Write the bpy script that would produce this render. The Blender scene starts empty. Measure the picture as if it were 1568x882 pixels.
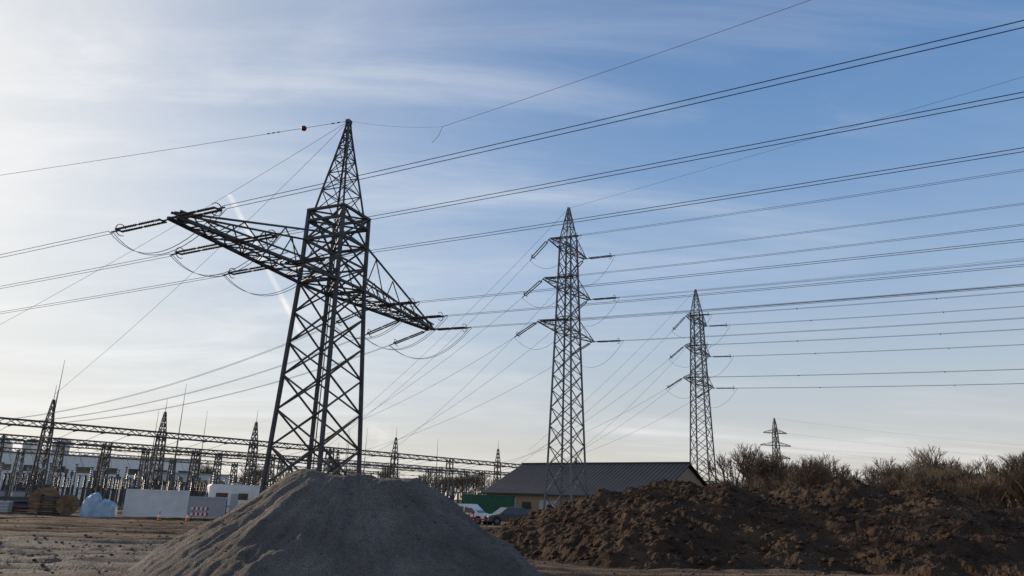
import bpy, math, random, bmesh
import numpy as np
from mathutils import Vector, Matrix
random.seed(7); rng=np.random.default_rng(7)
scene=bpy.context.scene
scene.view_settings.view_transform='Standard'
scene.view_settings.look='None'
scene.view_settings.exposure=0
EYE=2.3
# ------------------------------------------------------------ materials
def mk(name,col,col2=None,rough=.7,metal=0.,scale=6.,bump=0.,bscale=None,detail=6,spec=.4):
    m=bpy.data.materials.new(name); m.use_nodes=True
    nt=m.node_tree; N=nt.nodes; L=nt.links
    b=N['Principled BSDF']; b.inputs['Roughness'].default_value=rough; b.inputs['Metallic'].default_value=metal
    b.inputs['Specular IOR Level'].default_value=spec
    if col2 is None: col2=tuple(c*.72 for c in col)
    tc=N.new('ShaderNodeTexCoord'); no=N.new('ShaderNodeTexNoise'); no.inputs['Scale'].default_value=scale; no.inputs['Detail'].default_value=detail
    L.new(tc.outputs['Object'],no.inputs['Vector'])
    r=N.new('ShaderNodeValToRGB'); r.color_ramp.elements[0].position=.32; r.color_ramp.elements[1].position=.68
    r.color_ramp.elements[0].color=(*col2,1); r.color_ramp.elements[1].color=(*col,1)
    L.new(no.outputs['Fac'],r.inputs['Fac']); L.new(r.outputs['Color'],b.inputs['Base Color'])
    if bump>0:
        n2=N.new('ShaderNodeTexNoise'); n2.inputs['Scale'].default_value=bscale or scale*4; n2.inputs['Detail'].default_value=8
        L.new(tc.outputs['Object'],n2.inputs['Vector'])
        bp=N.new('ShaderNodeBump'); bp.inputs['Strength'].default_value=bump; bp.inputs['Distance'].default_value=.1
        L.new(n2.outputs['Fac'],bp.inputs['Height']); L.new(bp.outputs['Normal'],b.inputs['Normal'])
    return m
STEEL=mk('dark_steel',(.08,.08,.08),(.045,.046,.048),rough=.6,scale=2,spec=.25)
GALV=mk('galvanised_steel',(.15,.155,.165),(.10,.105,.115),rough=.6,scale=2,spec=.3)
GANT=mk('gantry_steel',(.10,.097,.095),(.06,.06,.06),rough=.7,scale=1,spec=.25)
WIRE=mk('conductor_aluminium',(.10,.10,.115),rough=.6,scale=1,spec=.2)
INS=mk('insulator_porcelain',(.07,.04,.03),(.04,.025,.02),rough=.35)
INSG=mk('insulator_grey',(.3,.3,.3),rough=.4)
CONC=mk('concrete',(.38,.37,.35),(.28,.27,.26),rough=.9,scale=3,bump=.3)
RED=mk('red_paint',(.45,.035,.02),rough=.5)
DRED=mk('dark_red_plastic',(.14,.012,.012),rough=.5)
WHITE=mk('white_paint',(.78,.78,.76),(.66,.66,.64),rough=.45,scale=1.2)
GREYP=mk('grey_panel',(.42,.43,.44),(.36,.37,.38),rough=.5)
DARK=mk('black_rubber',(.02,.02,.02),rough=.8)
GLASS=mk('tinted_glass',(.03,.035,.04),(.02,.025,.03),rough=.08,spec=.8)
CARD=mk('dark_car_paint',(.03,.035,.045),rough=.25,spec=.7)
GREEN=mk('green_container_paint',(.015,.10,.05),(.01,.075,.038),rough=.5)
BLUE=mk('blue_tarp',(.45,.55,.62),(.20,.34,.46),rough=.5,scale=1.5,bump=.6,bscale=3)
WOOD=mk('timber',(.25,.16,.09),(.12,.08,.045),rough=.8,scale=3)
ORANGE=mk('orange_plastic',(.7,.16,.02),rough=.5)
ROOF=mk('dark_metal_roof',(.032,.038,.048),(.025,.03,.04),rough=.75,scale=.6,spec=.2)
BRICK=mk('beige_brick',(.34,.25,.185),(.26,.19,.14),rough=.9,scale=3)
LAMP=mk('lamp_lens',(.6,.6,.55),rough=.15)
HAZE=mk('haze_paled_cladding',(.68,.64,.60),(.6,.57,.54),rough=.95,scale=.05,spec=0)  # aerial haze worked into the pale base colour of the far buildings
BARK=mk('bare_twig_bark',(.16,.12,.088),(.10,.076,.056),rough=.9,scale=.6,spec=.1)
# ------------------------------------------------------------ mesh builder
class MB:
    def __init__(s): s.v=[]; s.f=[]; s.m=[]; s.mats=[]; s.M=Matrix.Identity(4)
    def mi(s,mat):
        if mat not in s.mats: s.mats.append(mat)
        return s.mats.index(mat)
    def add(s,vs,fs,mat):
        o=len(s.v); k=s.mi(mat)
        for p in vs: s.v.append(tuple(s.M@Vector(p)))
        for f in fs: s.f.append(tuple(i+o for i in f)); s.m.append(k)
    def bar(s,p,q,w,mat,h=None):
        p=Vector(p);q=Vector(q);d=q-p
        if d.length<1e-5: return
        d.normalize(); u=Vector((0,0,1)) if abs(d.z)<.9 else Vector((1,0,0))
        a=d.cross(u).normalized()*(w/2); b=a.cross(d).normalized()*((h or w)/2)
        vs=[p+a+b,p-a+b,p-a-b,p+a-b,q+a+b,q-a+b,q-a-b,q+a-b]
        s.add(vs,[(0,1,5,4),(1,2,6,5),(2,3,7,6),(3,0,4,7),(0,3,2,1),(4,5,6,7)],mat)
    def cyl(s,p,q,r1,r2,mat,n=8,caps=True):
        p=Vector(p);q=Vector(q);d=(q-p).normalized(); u=Vector((0,0,1)) if abs(d.z)<.9 else Vector((1,0,0))
        a=d.cross(u).normalized(); b=a.cross(d).normalized(); vs=[];fs=[]
        for (c,r) in ((p,r1),(q,r2)):
            for i in range(n):
                t=2*math.pi*i/n; vs.append(c+a*math.cos(t)*r+b*math.sin(t)*r)
        for i in range(n):
            j=(i+1)%n; fs.append((i,j,n+j,n+i))
        if caps: fs.append(tuple(range(n))[::-1]); fs.append(tuple(range(n,2*n)))
        s.add(vs,fs,mat)
    def box(s,c,sz,mat,rz=0):
        R=Matrix.Rotation(rz,4,'Z'); c=Vector(c); x,y,z=[k/2 for k in sz]
        vs=[c+(R@Vector((i*x,j*y,k*z))) for k in(-1,1) for (i,j) in((-1,-1),(1,-1),(1,1),(-1,1))]
        s.add(vs,[(3,2,1,0),(4,5,6,7),(0,1,5,4),(1,2,6,5),(2,3,7,6),(3,0,4,7)],mat)
    def prism(s,prof,y0,y1,mat,ty0=None,ty1=None,zt=None):
        n=len(prof); vs=[]
        for k,(ya,yb) in enumerate(((y0,ty0),(y1,ty1))):
            for (x,z) in prof: vs.append((x,(yb if (zt is not None and z>zt) else ya),z))
        fs=[tuple(range(n)),tuple(range(n,2*n))[::-1]]
        for i in range(n):
            j=(i+1)%n; fs.append((i,i+n,j+n,j))
        s.add(vs,fs,mat)
    def ribbed(s,p,q,r,mat,k=10,n=7):
        p=Vector(p);q=Vector(q);d=(q-p); L=d.length; d.normalize(); u=Vector((0,0,1)) if abs(d.z)<.9 else Vector((1,0,0))
        a=d.cross(u).normalized(); b=a.cross(d).normalized(); vs=[];fs=[]
        rings=[]
        for i in range(k):
            t0=i/k; rings+= [(t0,r*.5),(t0+.45/k,r),(t0+.6/k,r)]
        rings.append((1,r*.5))
        for (t,rr) in rings:
            c=p+d*(L*t)
            for i in range(n):
                an=2*math.pi*i/n; vs.append(c+a*math.cos(an)*rr+b*math.sin(an)*rr)
        for j in range(len(rings)-1):
            for i in range(n):
                i2=(i+1)%n; fs.append((j*n+i,j*n+i2,(j+1)*n+i2,(j+1)*n+i))
        s.add(vs,fs,mat)
    def tube(s,pts,r,mat,n=4):
        pts=[Vector(p) for p in pts]; vs=[];fs=[]
        for k,p in enumerate(pts):
            d=(pts[min(k+1,len(pts)-1)]-pts[max(k-1,0)]).normalized()
            u=Vector((0,0,1)) if abs(d.z)<.95 else Vector((1,0,0))
            a=d.cross(u).normalized(); b=a.cross(d).normalized()
            for i in range(n):
                t=2*math.pi*(i+.5)/n; vs.append(p+a*math.cos(t)*r+b*math.sin(t)*r)
        for k in range(len(pts)-1):
            for i in range(n):
                j=(i+1)%n; fs.append((k*n+i,k*n+j,(k+1)*n+j,(k+1)*n+i))
        s.add(vs,fs,mat)
    def obj(s,name,parent=None,smooth=False,loc=None,rz=0):
        me=bpy.data.meshes.new(name); me.from_pydata(s.v,[],s.f)
        for m in s.mats: me.materials.append(m)
        me.polygons.foreach_set('material_index',s.m)
        if smooth: me.polygons.foreach_set('use_smooth',[True]*len(s.f))
        me.update(); o=bpy.data.objects.new(name,me); scene.collection.objects.link(o)
        if parent: o.parent=parent
        if loc is not None: o.location=loc
        o.rotation_euler[2]=rz
        return o
def empty(name,loc=(0,0,0),rz=0):
    e=bpy.data.objects.new(name,None); e.location=loc; e.rotation_euler[2]=rz; e.empty_display_size=.5
    scene.collection.objects.link(e); return e
# ------------------------------------------------------------ numpy noise / heightfields
def vn(x,y,seed=0):
    xi=np.floor(x);yi=np.floor(y);xf=x-xi;yf=y-yi
    def h(a,b):
        t=np.sin(a*127.1+b*311.7+seed*74.7)*43758.5453; return t-np.floor(t)
    u=xf*xf*(3-2*xf);v=yf*yf*(3-2*yf)
    return (h(xi,yi)*(1-u)+h(xi+1,yi)*u)*(1-v)+(h(xi,yi+1)*(1-u)+h(xi+1,yi+1)*u)*v
def fbm(x,y,o=5,seed=0):
    r=0;a=.5
    for i in range(o):
        r=r+a*(vn(x,y,seed+i*13)-.5); x,y=(x*1.6+y*1.2)+17.3,(y*1.6-x*1.2)+5.1;a*=.5
    return r
def gridmesh(name,X,Y,Z,mat,smooth=True):
    ny,nx=X.shape; v=np.stack([X.ravel(),Y.ravel(),Z.ravel()],1)
    i=np.arange(nx*ny).reshape(ny,nx); f=np.stack([i[:-1,:-1].ravel(),i[:-1,1:].ravel(),i[1:,1:].ravel(),i[1:,:-1].ravel()],1)
    me=bpy.data.meshes.new(name); me.vertices.add(len(v)); me.vertices.foreach_set('co',v.ravel())
    me.loops.add(f.size); me.loops.foreach_set('vertex_index',f.ravel()); me.polygons.add(len(f))
    me.polygons.foreach_set('loop_start',np.arange(0,f.size,4)); me.polygons.foreach_set('loop_total',np.full(len(f),4))
    me.polygons.foreach_set('use_smooth',np.full(len(f),smooth)); me.update(calc_edges=True)
    me.materials.append(mat); o=bpy.data.objects.new(name,me); scene.collection.objects.link(o); return o
def sstep(a,b,x):
    t=np.clip((x-a)/(b-a),0,1); return t*t*(3-2*t)
def ground_h(x,y):
    near=1-sstep(60,110,np.hypot(x,y-20))
    h=.26*fbm(x*.18,y*.18,4,1)*near+.13*fbm(x*1.1,y*1.1,4,3)*near
    g=(1-sstep(9,15,np.hypot((x+20),(y-27)*1.2)))
    h=h+g*(.22*np.abs(fbm(x*.8,y*.8,5,9))+.03)
    for off in (0,2.1,5.5,7.4):
        yc=26.5+off*1.1+.12*(x-6)+1.2*np.sin(x*.09)
        h=h-.11*np.exp(-((y-yc)/.28)**2)*near+.06*np.exp(-((y-yc-.5)/.25)**2)*near
    for off in (-9,-7.1,0,1.9,6,7.8,12,13.9):
        yc=46+off+.05*x+1.5*np.sin(x*.06+1)+.4*np.sin(x*.3+off)
        h=h-.13*np.exp(-((y-yc)/.3)**2)*near+.10*np.exp(-((y-yc-.6)/.3)**2)*near
    return h
def soilmat(name,c1,c2,c3,sc=1.,bump=.5,wet=None,rough=.95):
    m=bpy.data.materials.new(name); m.use_nodes=True; nt=m.node_tree;N=nt.nodes;L=nt.links;b=N['Principled BSDF']
    b.inputs['Roughness'].default_value=rough; b.inputs['Specular IOR Level'].default_value=.15
    g=N.new('ShaderNodeNewGeometry')
    def noise(s,d=8,r=.6,vec=None):
        n=N.new('ShaderNodeTexNoise'); n.inputs['Scale'].default_value=s; n.inputs['Detail'].default_value=d; n.inputs['Roughness'].default_value=r
        L.new(vec or g.outputs['Position'],n.inputs['Vector']); return n
    def ramp(n,e):
        r=N.new('ShaderNodeValToRGB')
        r.color_ramp.elements[0].position=e[0][0]; r.color_ramp.elements[0].color=(*e[0][1],1)
        r.color_ramp.elements[1].position=e[-1][0]; r.color_ramp.elements[1].color=(*e[-1][1],1)
        for p,c in e[1:-1]:
            q=r.color_ramp.elements.new(p); q.color=(*c,1)
        L.new(n.outputs['Fac'],r.inputs['Fac']); return r
    n1=noise(.35*sc); r1=ramp(n1,[(.3,c1),(.5,c2),(.7,c3)])
    n2=noise(9*sc,10,.75); r2=ramp(n2,[(.35,(.45,.45,.45)),(.65,(1.35,1.35,1.35))])
    mx=N.new('ShaderNodeMix'); mx.data_type='RGBA'; mx.blend_type='MULTIPLY'; mx.inputs['Factor'].default_value=.85
    L.new(r1.outputs['Color'],mx.inputs['A']); L.new(r2.outputs['Color'],mx.inputs['B'])
    out=mx.outputs['Result']
    vo=N.new('ShaderNodeTexVoronoi'); vo.inputs['Scale'].default_value=14*sc; L.new(g.outputs['Position'],vo.inputs['Vector'])
    if wet:
        # tyre-track streaks along the haul direction
        mp=N.new('ShaderNodeMapping'); mp.inputs['Scale'].default_value=(.12,1.3,1); mp.inputs['Rotation'].default_value=(0,0,-.08); L.new(g.outputs['Position'],mp.inputs[0])
        ns=noise(.7,6,.6,mp.outputs[0]); rs=ramp(ns,[(.38,(.5,.5,.5)),(.62,(1.25,1.25,1.25))])
        ms=N.new('ShaderNodeMix'); ms.data_type='RGBA'; ms.blend_type='MULTIPLY'; ms.inputs['Factor'].default_value=.9; L.new(out,ms.inputs['A']); L.new(rs.outputs['Color'],ms.inputs['B']); out=ms.outputs['Result']
        sx=N.new('ShaderNodeVectorMath'); sx.operation='DISTANCE'; sx.inputs[1].default_value=wet; L.new(g.outputs['Position'],sx.inputs[0])
        na=noise(.25,3); ad=N.new('ShaderNodeMath'); ad.operation='MULTIPLY_ADD'; ad.inputs[1].default_value=10; L.new(na.outputs['Fac'],ad.inputs[0]); L.new(sx.outputs['Value'],ad.inputs[2])
        mr=N.new('ShaderNodeMapRange'); mr.inputs[1].default_value=13; mr.inputs[2].default_value=19; mr.inputs[3].default_value=.75; mr.inputs[4].default_value=0; L.new(ad.outputs[0],mr.inputs[0])
        n4=noise(2.2,8,.7); r4=ramp(n4,[(.35,(.06,.055,.05)),(.65,(.18,.165,.15))])
        m2=N.new('ShaderNodeMix'); m2.data_type='RGBA'; L.new(mr.outputs[0],m2.inputs['Factor']); L.new(out,m2.inputs['A']); L.new(r4.outputs['Color'],m2.inputs['B']); out=m2.outputs['Result']
        sy=N.new('ShaderNodeSeparateXYZ'); L.new(g.outputs['Position'],sy.inputs[0])
        m3r=N.new('ShaderNodeMapRange'); m3r.inputs[1].default_value=100; m3r.inputs[2].default_value=125; L.new(sy.outputs['Y'],m3r.inputs[0])
        m3=N.new('ShaderNodeMix'); m3.data_type='RGBA'; m3.inputs['B'].default_value=(.09,.085,.045,1); L.new(m3r.outputs[0],m3.inputs['Factor']); L.new(out,m3.inputs['A']); out=m3.outputs['Result']
        n5=noise(.8,4); r5=N.new('ShaderNodeMapRange'); r5.inputs[1].default_value=.42; r5.inputs[2].default_value=.6; r5.inputs[3].default_value=.6; r5.inputs[4].default_value=.95; L.new(n5.outputs['Fac'],r5.inputs[0])
        m6=N.new('ShaderNodeMix'); m6.data_type='FLOAT'; m6.inputs['A'].default_value=.95; L.new(mr.outputs[0],m6.inputs['Factor']); L.new(r5.outputs[0],m6.inputs['B']); L.new(m6.outputs['Result'],b.inputs['Roughness'])
    L.new(out,b.inputs['Base Color'])
    n3=noise(5*sc,12,.7); ad2=N.new('ShaderNodeMath'); ad2.operation='MULTIPLY_ADD'; ad2.inputs[1].default_value=-.5; L.new(vo.outputs['Distance'],ad2.inputs[0]); L.new(n3.outputs['Fac'],ad2.inputs[2])
    bp=N.new('ShaderNodeBump'); bp.inputs['Strength'].default_value=bump; bp.inputs['Distance'].default_value=.12
    L.new(ad2.outputs[0],bp.inputs['Height']); L.new(bp.outputs['Normal'],b.inputs['Normal'])
    return m
GROUND=soilmat('ground_soil',(.085,.054,.035),(.155,.103,.068),(.235,.16,.108),1.,.6,wet=(-20,27,0))
GRAVEL=soilmat('grey_gravel',(.12,.102,.088),(.16,.139,.122),(.215,.19,.168),1.9,.8)
SOIL=soilmat('dug_soil',(.042,.026,.017),(.072,.045,.028),(.118,.075,.046),1.3,1.)
ROCK=soilmat('stones',(.08,.068,.055),(.13,.11,.09),(.18,.155,.13),3,.4)
# ------------------------------------------------------------ ground
t=np.linspace(-1,1,560); xs=np.sign(t)*(np.abs(t)*62+ (np.abs(t)**9)*4000)
ty=np.linspace(0,1,560); ys=2+ty*100+(ty**10)*5000
ys=np.concatenate([-np.geomspace(400,1,30),ys])
X,Y=np.meshgrid(xs,ys); gridmesh('ground',X,Y,ground_h(X,Y)-.02,GROUND)
def cone(x,y,cx,cy,r,h,flat=0.):
    d=np.hypot(x-cx,y-cy); dd=np.maximum(d-flat,0)/(r-flat)
    return h*(1.04-np.sqrt(dd**2+.0016))
# gravel mound
mx_,my_=-4.85,24.3
gx=np.arange(-14,6,.05); gy=np.arange(15.5,33,.06); X,Y=np.meshgrid(gx,gy)
wxx=X+.5*fbm(X*.4+3,Y*.4,3,77)
H=np.maximum(cone(wxx,Y,mx_-.55,my_,5.3,3.14,1.05),cone(wxx,Y,mx_+.75,my_+.2,5.2,3.02,1.15))
an=np.arctan2(Y-my_,X-mx_); rr=np.hypot(X-mx_,Y-my_)
foot=.27*np.exp(-((rr-5.4)/1.2)**2)
Hn=H+.42*fbm(X*.6,Y*.6,3,21)+.18*fbm(X*1.9,Y*1.9,4,5)+.34*fbm(an*11,rr*.3,4,8)*np.clip(rr/4,0,1)+.065*fbm(X*8,Y*8,3,2)
H=np.where(H>0,Hn,H*.6)+foot-.12
Z_m=np.maximum(H,-.5); gridmesh('gravel_mound',X,Y,Z_m,GRAVEL)
def mound_h(x,y):
    i=np.clip(((x-gx[0])/.05).astype(int),0,len(gx)-1); j=np.clip(((y-gy[0])/.06).astype(int),0,len(gy)-1); return Z_m[j,i]
# soil pile
px_=np.arange(-3,44,.1); py_=np.arange(28,62,.1); X,Y=np.meshgrid(px_,py_)
B=[(5.0,42.5,4.2,2.8,.3),(7.4,42,6.3,3.5,.4),(9.6,44.5,8,4.1,.3),(12,41.5,7.3,3.3,.4),(16.9,43.5,8.5,3.95,.6),(14,46,8,3.6,.3),(20,43.5,7.5,3.2,.3),(23.6,45,8,3.8,.6),(27,46.5,6.5,3.1,.3),(30,47.5,5,1.6,.3),
   (9,38,5,1.8,.3),(13.5,38,4.6,1.5,.2),(5.8,39.5,3.8,1.4,.2),(18,39,4.6,1.4,.2),(24,40.5,4.2,1.1,.2)]
nb=len(B)
for k in range(30): B.append((random.uniform(4.5,28),random.uniform(37,45),random.uniform(1.4,3.0),0,.15))
H=np.full(X.shape,-1.)
wx=X+1.1*fbm(X*.5,Y*.5,4,41); wy=Y+1.1*fbm(X*.5+9,Y*.5,4,42)
for (a,b_,r,h,fl) in B[:nb]: H=np.maximum(H,cone(wx,wy,a,b_,r,h,fl))
for (a,b_,r,h,fl) in B[nb:]:
    base=H[int((b_-28)/.1),int((a+3)/.1)]
    if base>.5: H=np.maximum(H,base-.35+cone(wx,wy,a,b_,r,r*.38,fl))
rid=np.abs(fbm(X*.9,Y*.9,5,33))
Hn=H*.95+.6*fbm(X*.45,Y*.45,3,31)+.85*(rid-.17)+.36*fbm(X*2.6,Y*2.6,4,35)+.13*fbm(X*8,Y*8,2,36)
H=np.where(H>0,Hn*sstep(-.02,.35,H),H*.5)-.1
Z_p=H.copy(); gridmesh('soil_mound',X,Y,H,SOIL,smooth=False)
phi=(1+5**.5)/2
ICO=np.array([(-1,phi,0),(1,phi,0),(-1,-phi,0),(1,-phi,0),(0,-1,phi),(0,1,phi),(0,-1,-phi),(0,1,-phi),(phi,0,-1),(phi,0,1),(-phi,0,-1),(-phi,0,1)])/1.9
IF=np.array([(0,11,5),(0,5,1),(0,1,7),(0,7,10),(0,10,11),(1,5,9),(5,11,4),(11,10,2),(10,7,6),(7,1,8),(3,9,4),(3,4,2),(3,2,6),(3,6,8),(3,8,9),(4,9,5),(2,4,11),(6,2,10),(8,6,7),(9,8,1)])
def stones(name,P,S,mat):
    k=len(P); V=np.zeros((k,12,3))
    V[:]=ICO[None]*(1+.35*(rng.random((k,12,1))-.5)); V*=S[:,None,None]*np.array([1,.85,.6]); V+=P[:,None,:]
    F=(IF[None]+12*np.arange(k)[:,None,None]).reshape(-1,3)
    me=bpy.data.meshes.new(name); me.from_pydata(V.reshape(-1,3).tolist(),[],F.tolist()); me.materials.append(mat)
    o=bpy.data.objects.new(name,me); scene.collection.objects.link(o)
x=rng.uniform(-40,30,5000); y=rng.uniform(20,62,5000); s=.02+.08*rng.random(5000)**6
x2=rng.normal(-18,6,1100); y2=rng.normal(28,4,1100); s2=.02+.08*rng.random(1100)**5
x=np.r_[x,x2];y=np.r_[y,y2];s=np.r_[s,s2]
stones('ground_stones',np.stack([x,y,ground_h(x,y)+s*.1],1),s,ROCK)
x=rng.uniform(0,33,9000); y=rng.uniform(31,50,9000); i=((x-px_[0])/.1).astype(int); j=((y-py_[0])/.1).astype(int); z=Z_p[j,i]; s=.03+.2*rng.random(9000)**5
k=z>-.05; stones('soil_clods',np.stack([x,y,z+s*.15],1)[k],s[k],SOIL)
x=rng.uniform(-13,5,3500); y=rng.uniform(17,27,3500); z=mound_h(x,y); s=.01+.045*rng.random(3500)**6
k=z>-.05; stones('mound_pebbles',np.stack([x,y,z+s*.1],1)[k],s[k],GRAVEL)
# ------------------------------------------------------------ lattice towers
def body(mb,levels,wl,wb,mat,horiz=()):
    for a,((z0,h0),(z1,h1)) in enumerate(zip(levels[:-1],levels[1:])):
        c0=[(-h0,-h0,z0),(h0,-h0,z0),(h0,h0,z0),(-h0,h0,z0)]; c1=[(-h1,-h1,z1),(h1,-h1,z1),(h1,h1,z1),(-h1,h1,z1)]
        for i in range(4):
            j=(i+1)%4
            mb.bar(c0[i],c1[i],wl,mat); mb.bar(c0[i],c1[j],wb,mat); mb.bar(c0[j],c1[i],wb,mat)
            if a in horiz: mb.bar(c0[i],c0[j],wb*1.2,mat)
def arm(mb,s,x0,x1,hw,z,rise,tiphw,tiprise,n,wc,wb,mat,full=True):
    bl=lambda t,sg:(s*(x0+(x1-x0)*t),sg*(hw+(tiphw-hw)*t),z)
    tl=lambda t,sg:(s*(x0+(x1-x0)*t),sg*(hw+(tiphw-hw)*t)*(.35+.65*(1-t)),z+rise+(tiprise-rise)*t)
    for sg in(-1,1):
        mb.bar(bl(0,sg),bl(1,sg),wc,mat); mb.bar(tl(0,sg),tl(1,sg),wc*.6,mat)
    for k in range(n):
        t0=k/n;t1=(k+1)/n
        if full or k%2: mb.bar(bl(t0,1),bl(t1,-1),wb,mat)
        if full or not k%2: mb.bar(bl(t0,-1),bl(t1,1),wb,mat)
        mb.bar(bl(t1,1),bl(t1,-1),wb,mat)
        for sg in(-1,1):
            mb.bar(bl(t1,sg),tl(t0,sg),wb*.8,mat) if k%2 else mb.bar(bl(t0,sg),tl(t1,sg),wb*.8,mat)
def interp(prof,z):
    for (a,b),(c,d) in zip(prof[:-1],prof[1:]):
        if a<=z<=c: return b+(d-b)*(z-a)/(c-a)
    return prof[-1][1]
NT=(-14.3,56.6); NA=math.atan2(.912,.41)
mb=MB(); prof=[(0,2.55),(18.3,1.8),(24.4,1.7)]
zs=[0,2.9,5.7,8.4,11,13.5,15.9,18.3,20.1,21.9,24.4]
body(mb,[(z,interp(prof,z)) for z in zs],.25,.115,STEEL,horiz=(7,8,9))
for zz,hh in((18.3,1.85),(21.9,1.78),(24.4,1.78),(23.5,1.74)):
    c=[(-hh,-hh,zz),(hh,-hh,zz),(hh,hh,zz),(-hh,hh,zz)]
    for i in range(4): mb.bar(c[i],c[(i+1)%4],.2,STEEL)
    mb.bar(c[0],c[2],.12,STEEL); mb.bar(c[1],c[3],.12,STEEL)
pk=[(24.4,1.42),(26.3,1.12),(27.9,.86),(29.3,.62),(30.5,.43),(31.5,.27),(32.3,.16),(32.9,.1)]
body(mb,pk,.12,.055,STEEL,horiz=(1,2,3,4,5))
mb.box((0,0,32.9),(.5,.35,.3),STEEL)
for dx in(-.2,.2): mb.bar((dx+1.2,1.2,0),(dx+.9,.9,24.4),.06,STEEL)
for s in(-1,1):
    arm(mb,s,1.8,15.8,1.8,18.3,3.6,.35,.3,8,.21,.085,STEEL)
    for sg in(-1,1):
        a=Vector((s*1.8,sg*1.8,19.0)); b=Vector((s*15.6,sg*.36,18.75)); mb.bar(a,b,.11,STEEL)
        for k in range(14):
            p=a.lerp(b,k/14); q=Vector((s*(1.8+14*(k+1)/14),sg*(1.8-1.45*(k+1)/14),18.3)); mb.bar(p,q,.055,STEEL)
for i in(-1,1):
    for j in(-1,1): mb.cyl((i*2.55,j*2.55,-.5),(i*2.55,j*2.55,.45),.55,.5,CONC,12)
near=mb.obj('lattice_pylon',loc=(NT[0],NT[1],0),rz=NA)
def tri_tower():
    mb=MB(); prof=[(0,1.95),(6.5,1.62),(22.8,1.12),(33.7,.82),(35.2,.78)]
    zs=[0,3.3,6.5,8.9,11.2,13.4,15.5,17.4,19.3,21.1,22.8,24.6,26.4,28.3,30.1,31.9,33.7,35.2]
    body(mb,[(z,interp(prof,z)) for z in zs],.18,.085,GALV,horiz=(1,2,10,11,13,14,16,17))
    body(mb,[(35.2,.78),(36.6,.55),(37.8,.36),(38.7,.2),(39.5,.08)],.11,.055,GALV,horiz=(1,2,3))
    for z,l in((22.8,6.6),(28.3,5.6),(33.7,4.5)):
        h=interp(prof,z)
        for s in(-1,1): arm(mb,s,h,l,h,z,1.45,.2,.15,4,.12,.05,GALV,False)
    for i in(-1,1):
        for j in(-1,1): mb.cyl((i*1.95,j*1.95,-.5),(i*1.95,j*1.95,.4),.5,.45,CONC,10)
    return mb
TT=tri_tower(); MT=(7.1,90); RT=(32.6,126); MA=math.atan2(.815,.58)
mid=TT.obj('lattice_pylon',loc=(MT[0],MT[1],0),rz=MA)
far=bpy.data.objects.new('lattice_pylon',mid.data); far.location=(RT[0],RT[1],0); far.rotation_euler[2]=MA; scene.collection.objects.link(far)
mb=MB(); body(mb,[(0,2.4),(6,2.0),(12,1.6),(17,1.2),(21,1.0),(25,.85),(29,.7),(32,.5),(35,.1)],.28,.14,GALV,horiz=(1,2,3,4,5,6))
for z,l in((20.5,5.6),(25,6.2),(29.5,4.8)):
    for s in(-1,1): arm(mb,s,.9,l,.8,z,1.3,.2,.2,4,.2,.1,GALV)
mb.obj('lattice_pylon',loc=(98.6,276,0),rz=.25)
# ------------------------------------------------------------ conductors
def sagpts(p,q,sag,n=30):
    p=Vector(p);q=Vector(q); return [p.lerp(q,i/n)-Vector((0,0,4*sag*(i/n)*(1-i/n))) for i in range(n+1)]
def string(mb,P,d,L,double=True,r=.085):
    d=d.normalized(); side=d.cross(Vector((0,0,1))).normalized(); up=side.cross(d).normalized(); P=Vector(P)
    a=P+d*(L*.12); b=P+d*(L*.86)
    mb.bar(P,a,.07,STEEL)
    off=.22 if double else 0
    if double:
        mb.bar(a-side*.3,a+side*.3,.09,STEEL); mb.bar(b-side*.3,b+side*.3,.09,STEEL)
    for sg in((-1,1) if double else (0,)):
        m1=a.lerp(b,.48);m2=a.lerp(b,.53); o=side*off*sg
        mb.ribbed(a+o,m1+o,r,INS,12); mb.ribbed(m2+o,b+o,r,INS,12); mb.bar(m1+o,m2+o,.07,STEEL)
    pts=[]
    for i in range(11):
        t=math.pi*2*i/11*.85+.5; pts.append(b-d*.15+side*math.cos(t)*.38+up*math.sin(t)*.38)
    mb.tube(pts,.03,STEEL)
    E=P+d*L; mb.bar(b,E,.08,STEEL); return E
def place(T,A,loc):
    c,s=math.cos(A),math.sin(A); return Vector((T[0]+loc[0]*c-loc[1]*s,T[1]+loc[0]*s+loc[1]*c,loc[2]))
def run(mb,P,Q,sag,L,r,bundle=.2,n=36,spacers=0,double=True):
    P=Vector(P);Q=Vector(Q); D=Q-P; d=(D+Vector((0,0,-4*sag))).normalized()
    E=string(mb,P,d,L,double)
    side=D.cross(Vector((0,0,1))).normalized()
    sets=(-1,1) if bundle else (0,)
    for sg in sets: mb.tube(sagpts(E+side*bundle*sg,Q+side*bundle*sg,sag*(1-L/D.length)**2,n),r,WIRE)
    for k in range(spacers):
        pts=sagpts(E,Q,sag,200); p=pts[12+k*17]; mb.bar(p-side*(bundle+.08),p+side*(bundle+.08),.1,STEEL)
    return E
def jumper(mb,a,b,sag,r,bundle=.2,side=Vector((1,0,0))):
    for sg in((-1,1) if bundle else (0,)):
        mb.tube(sagpts(a+side*bundle*sg,b+side*bundle*sg,sag,16),r,WIRE)
RD=Vector((.84,-.54,0)).normalized(); LD=Vector((-.92,.39,0)).normalized(); MD=Vector((.83,-.56,0)).normalized()
def gpt(s,off=0,z=9.1): return Vector((-50+.645*s-.764*off,82+.764*s+.645*off,z))
cond=MB()
axn=Vector((math.cos(NA),math.sin(NA),0))
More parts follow.
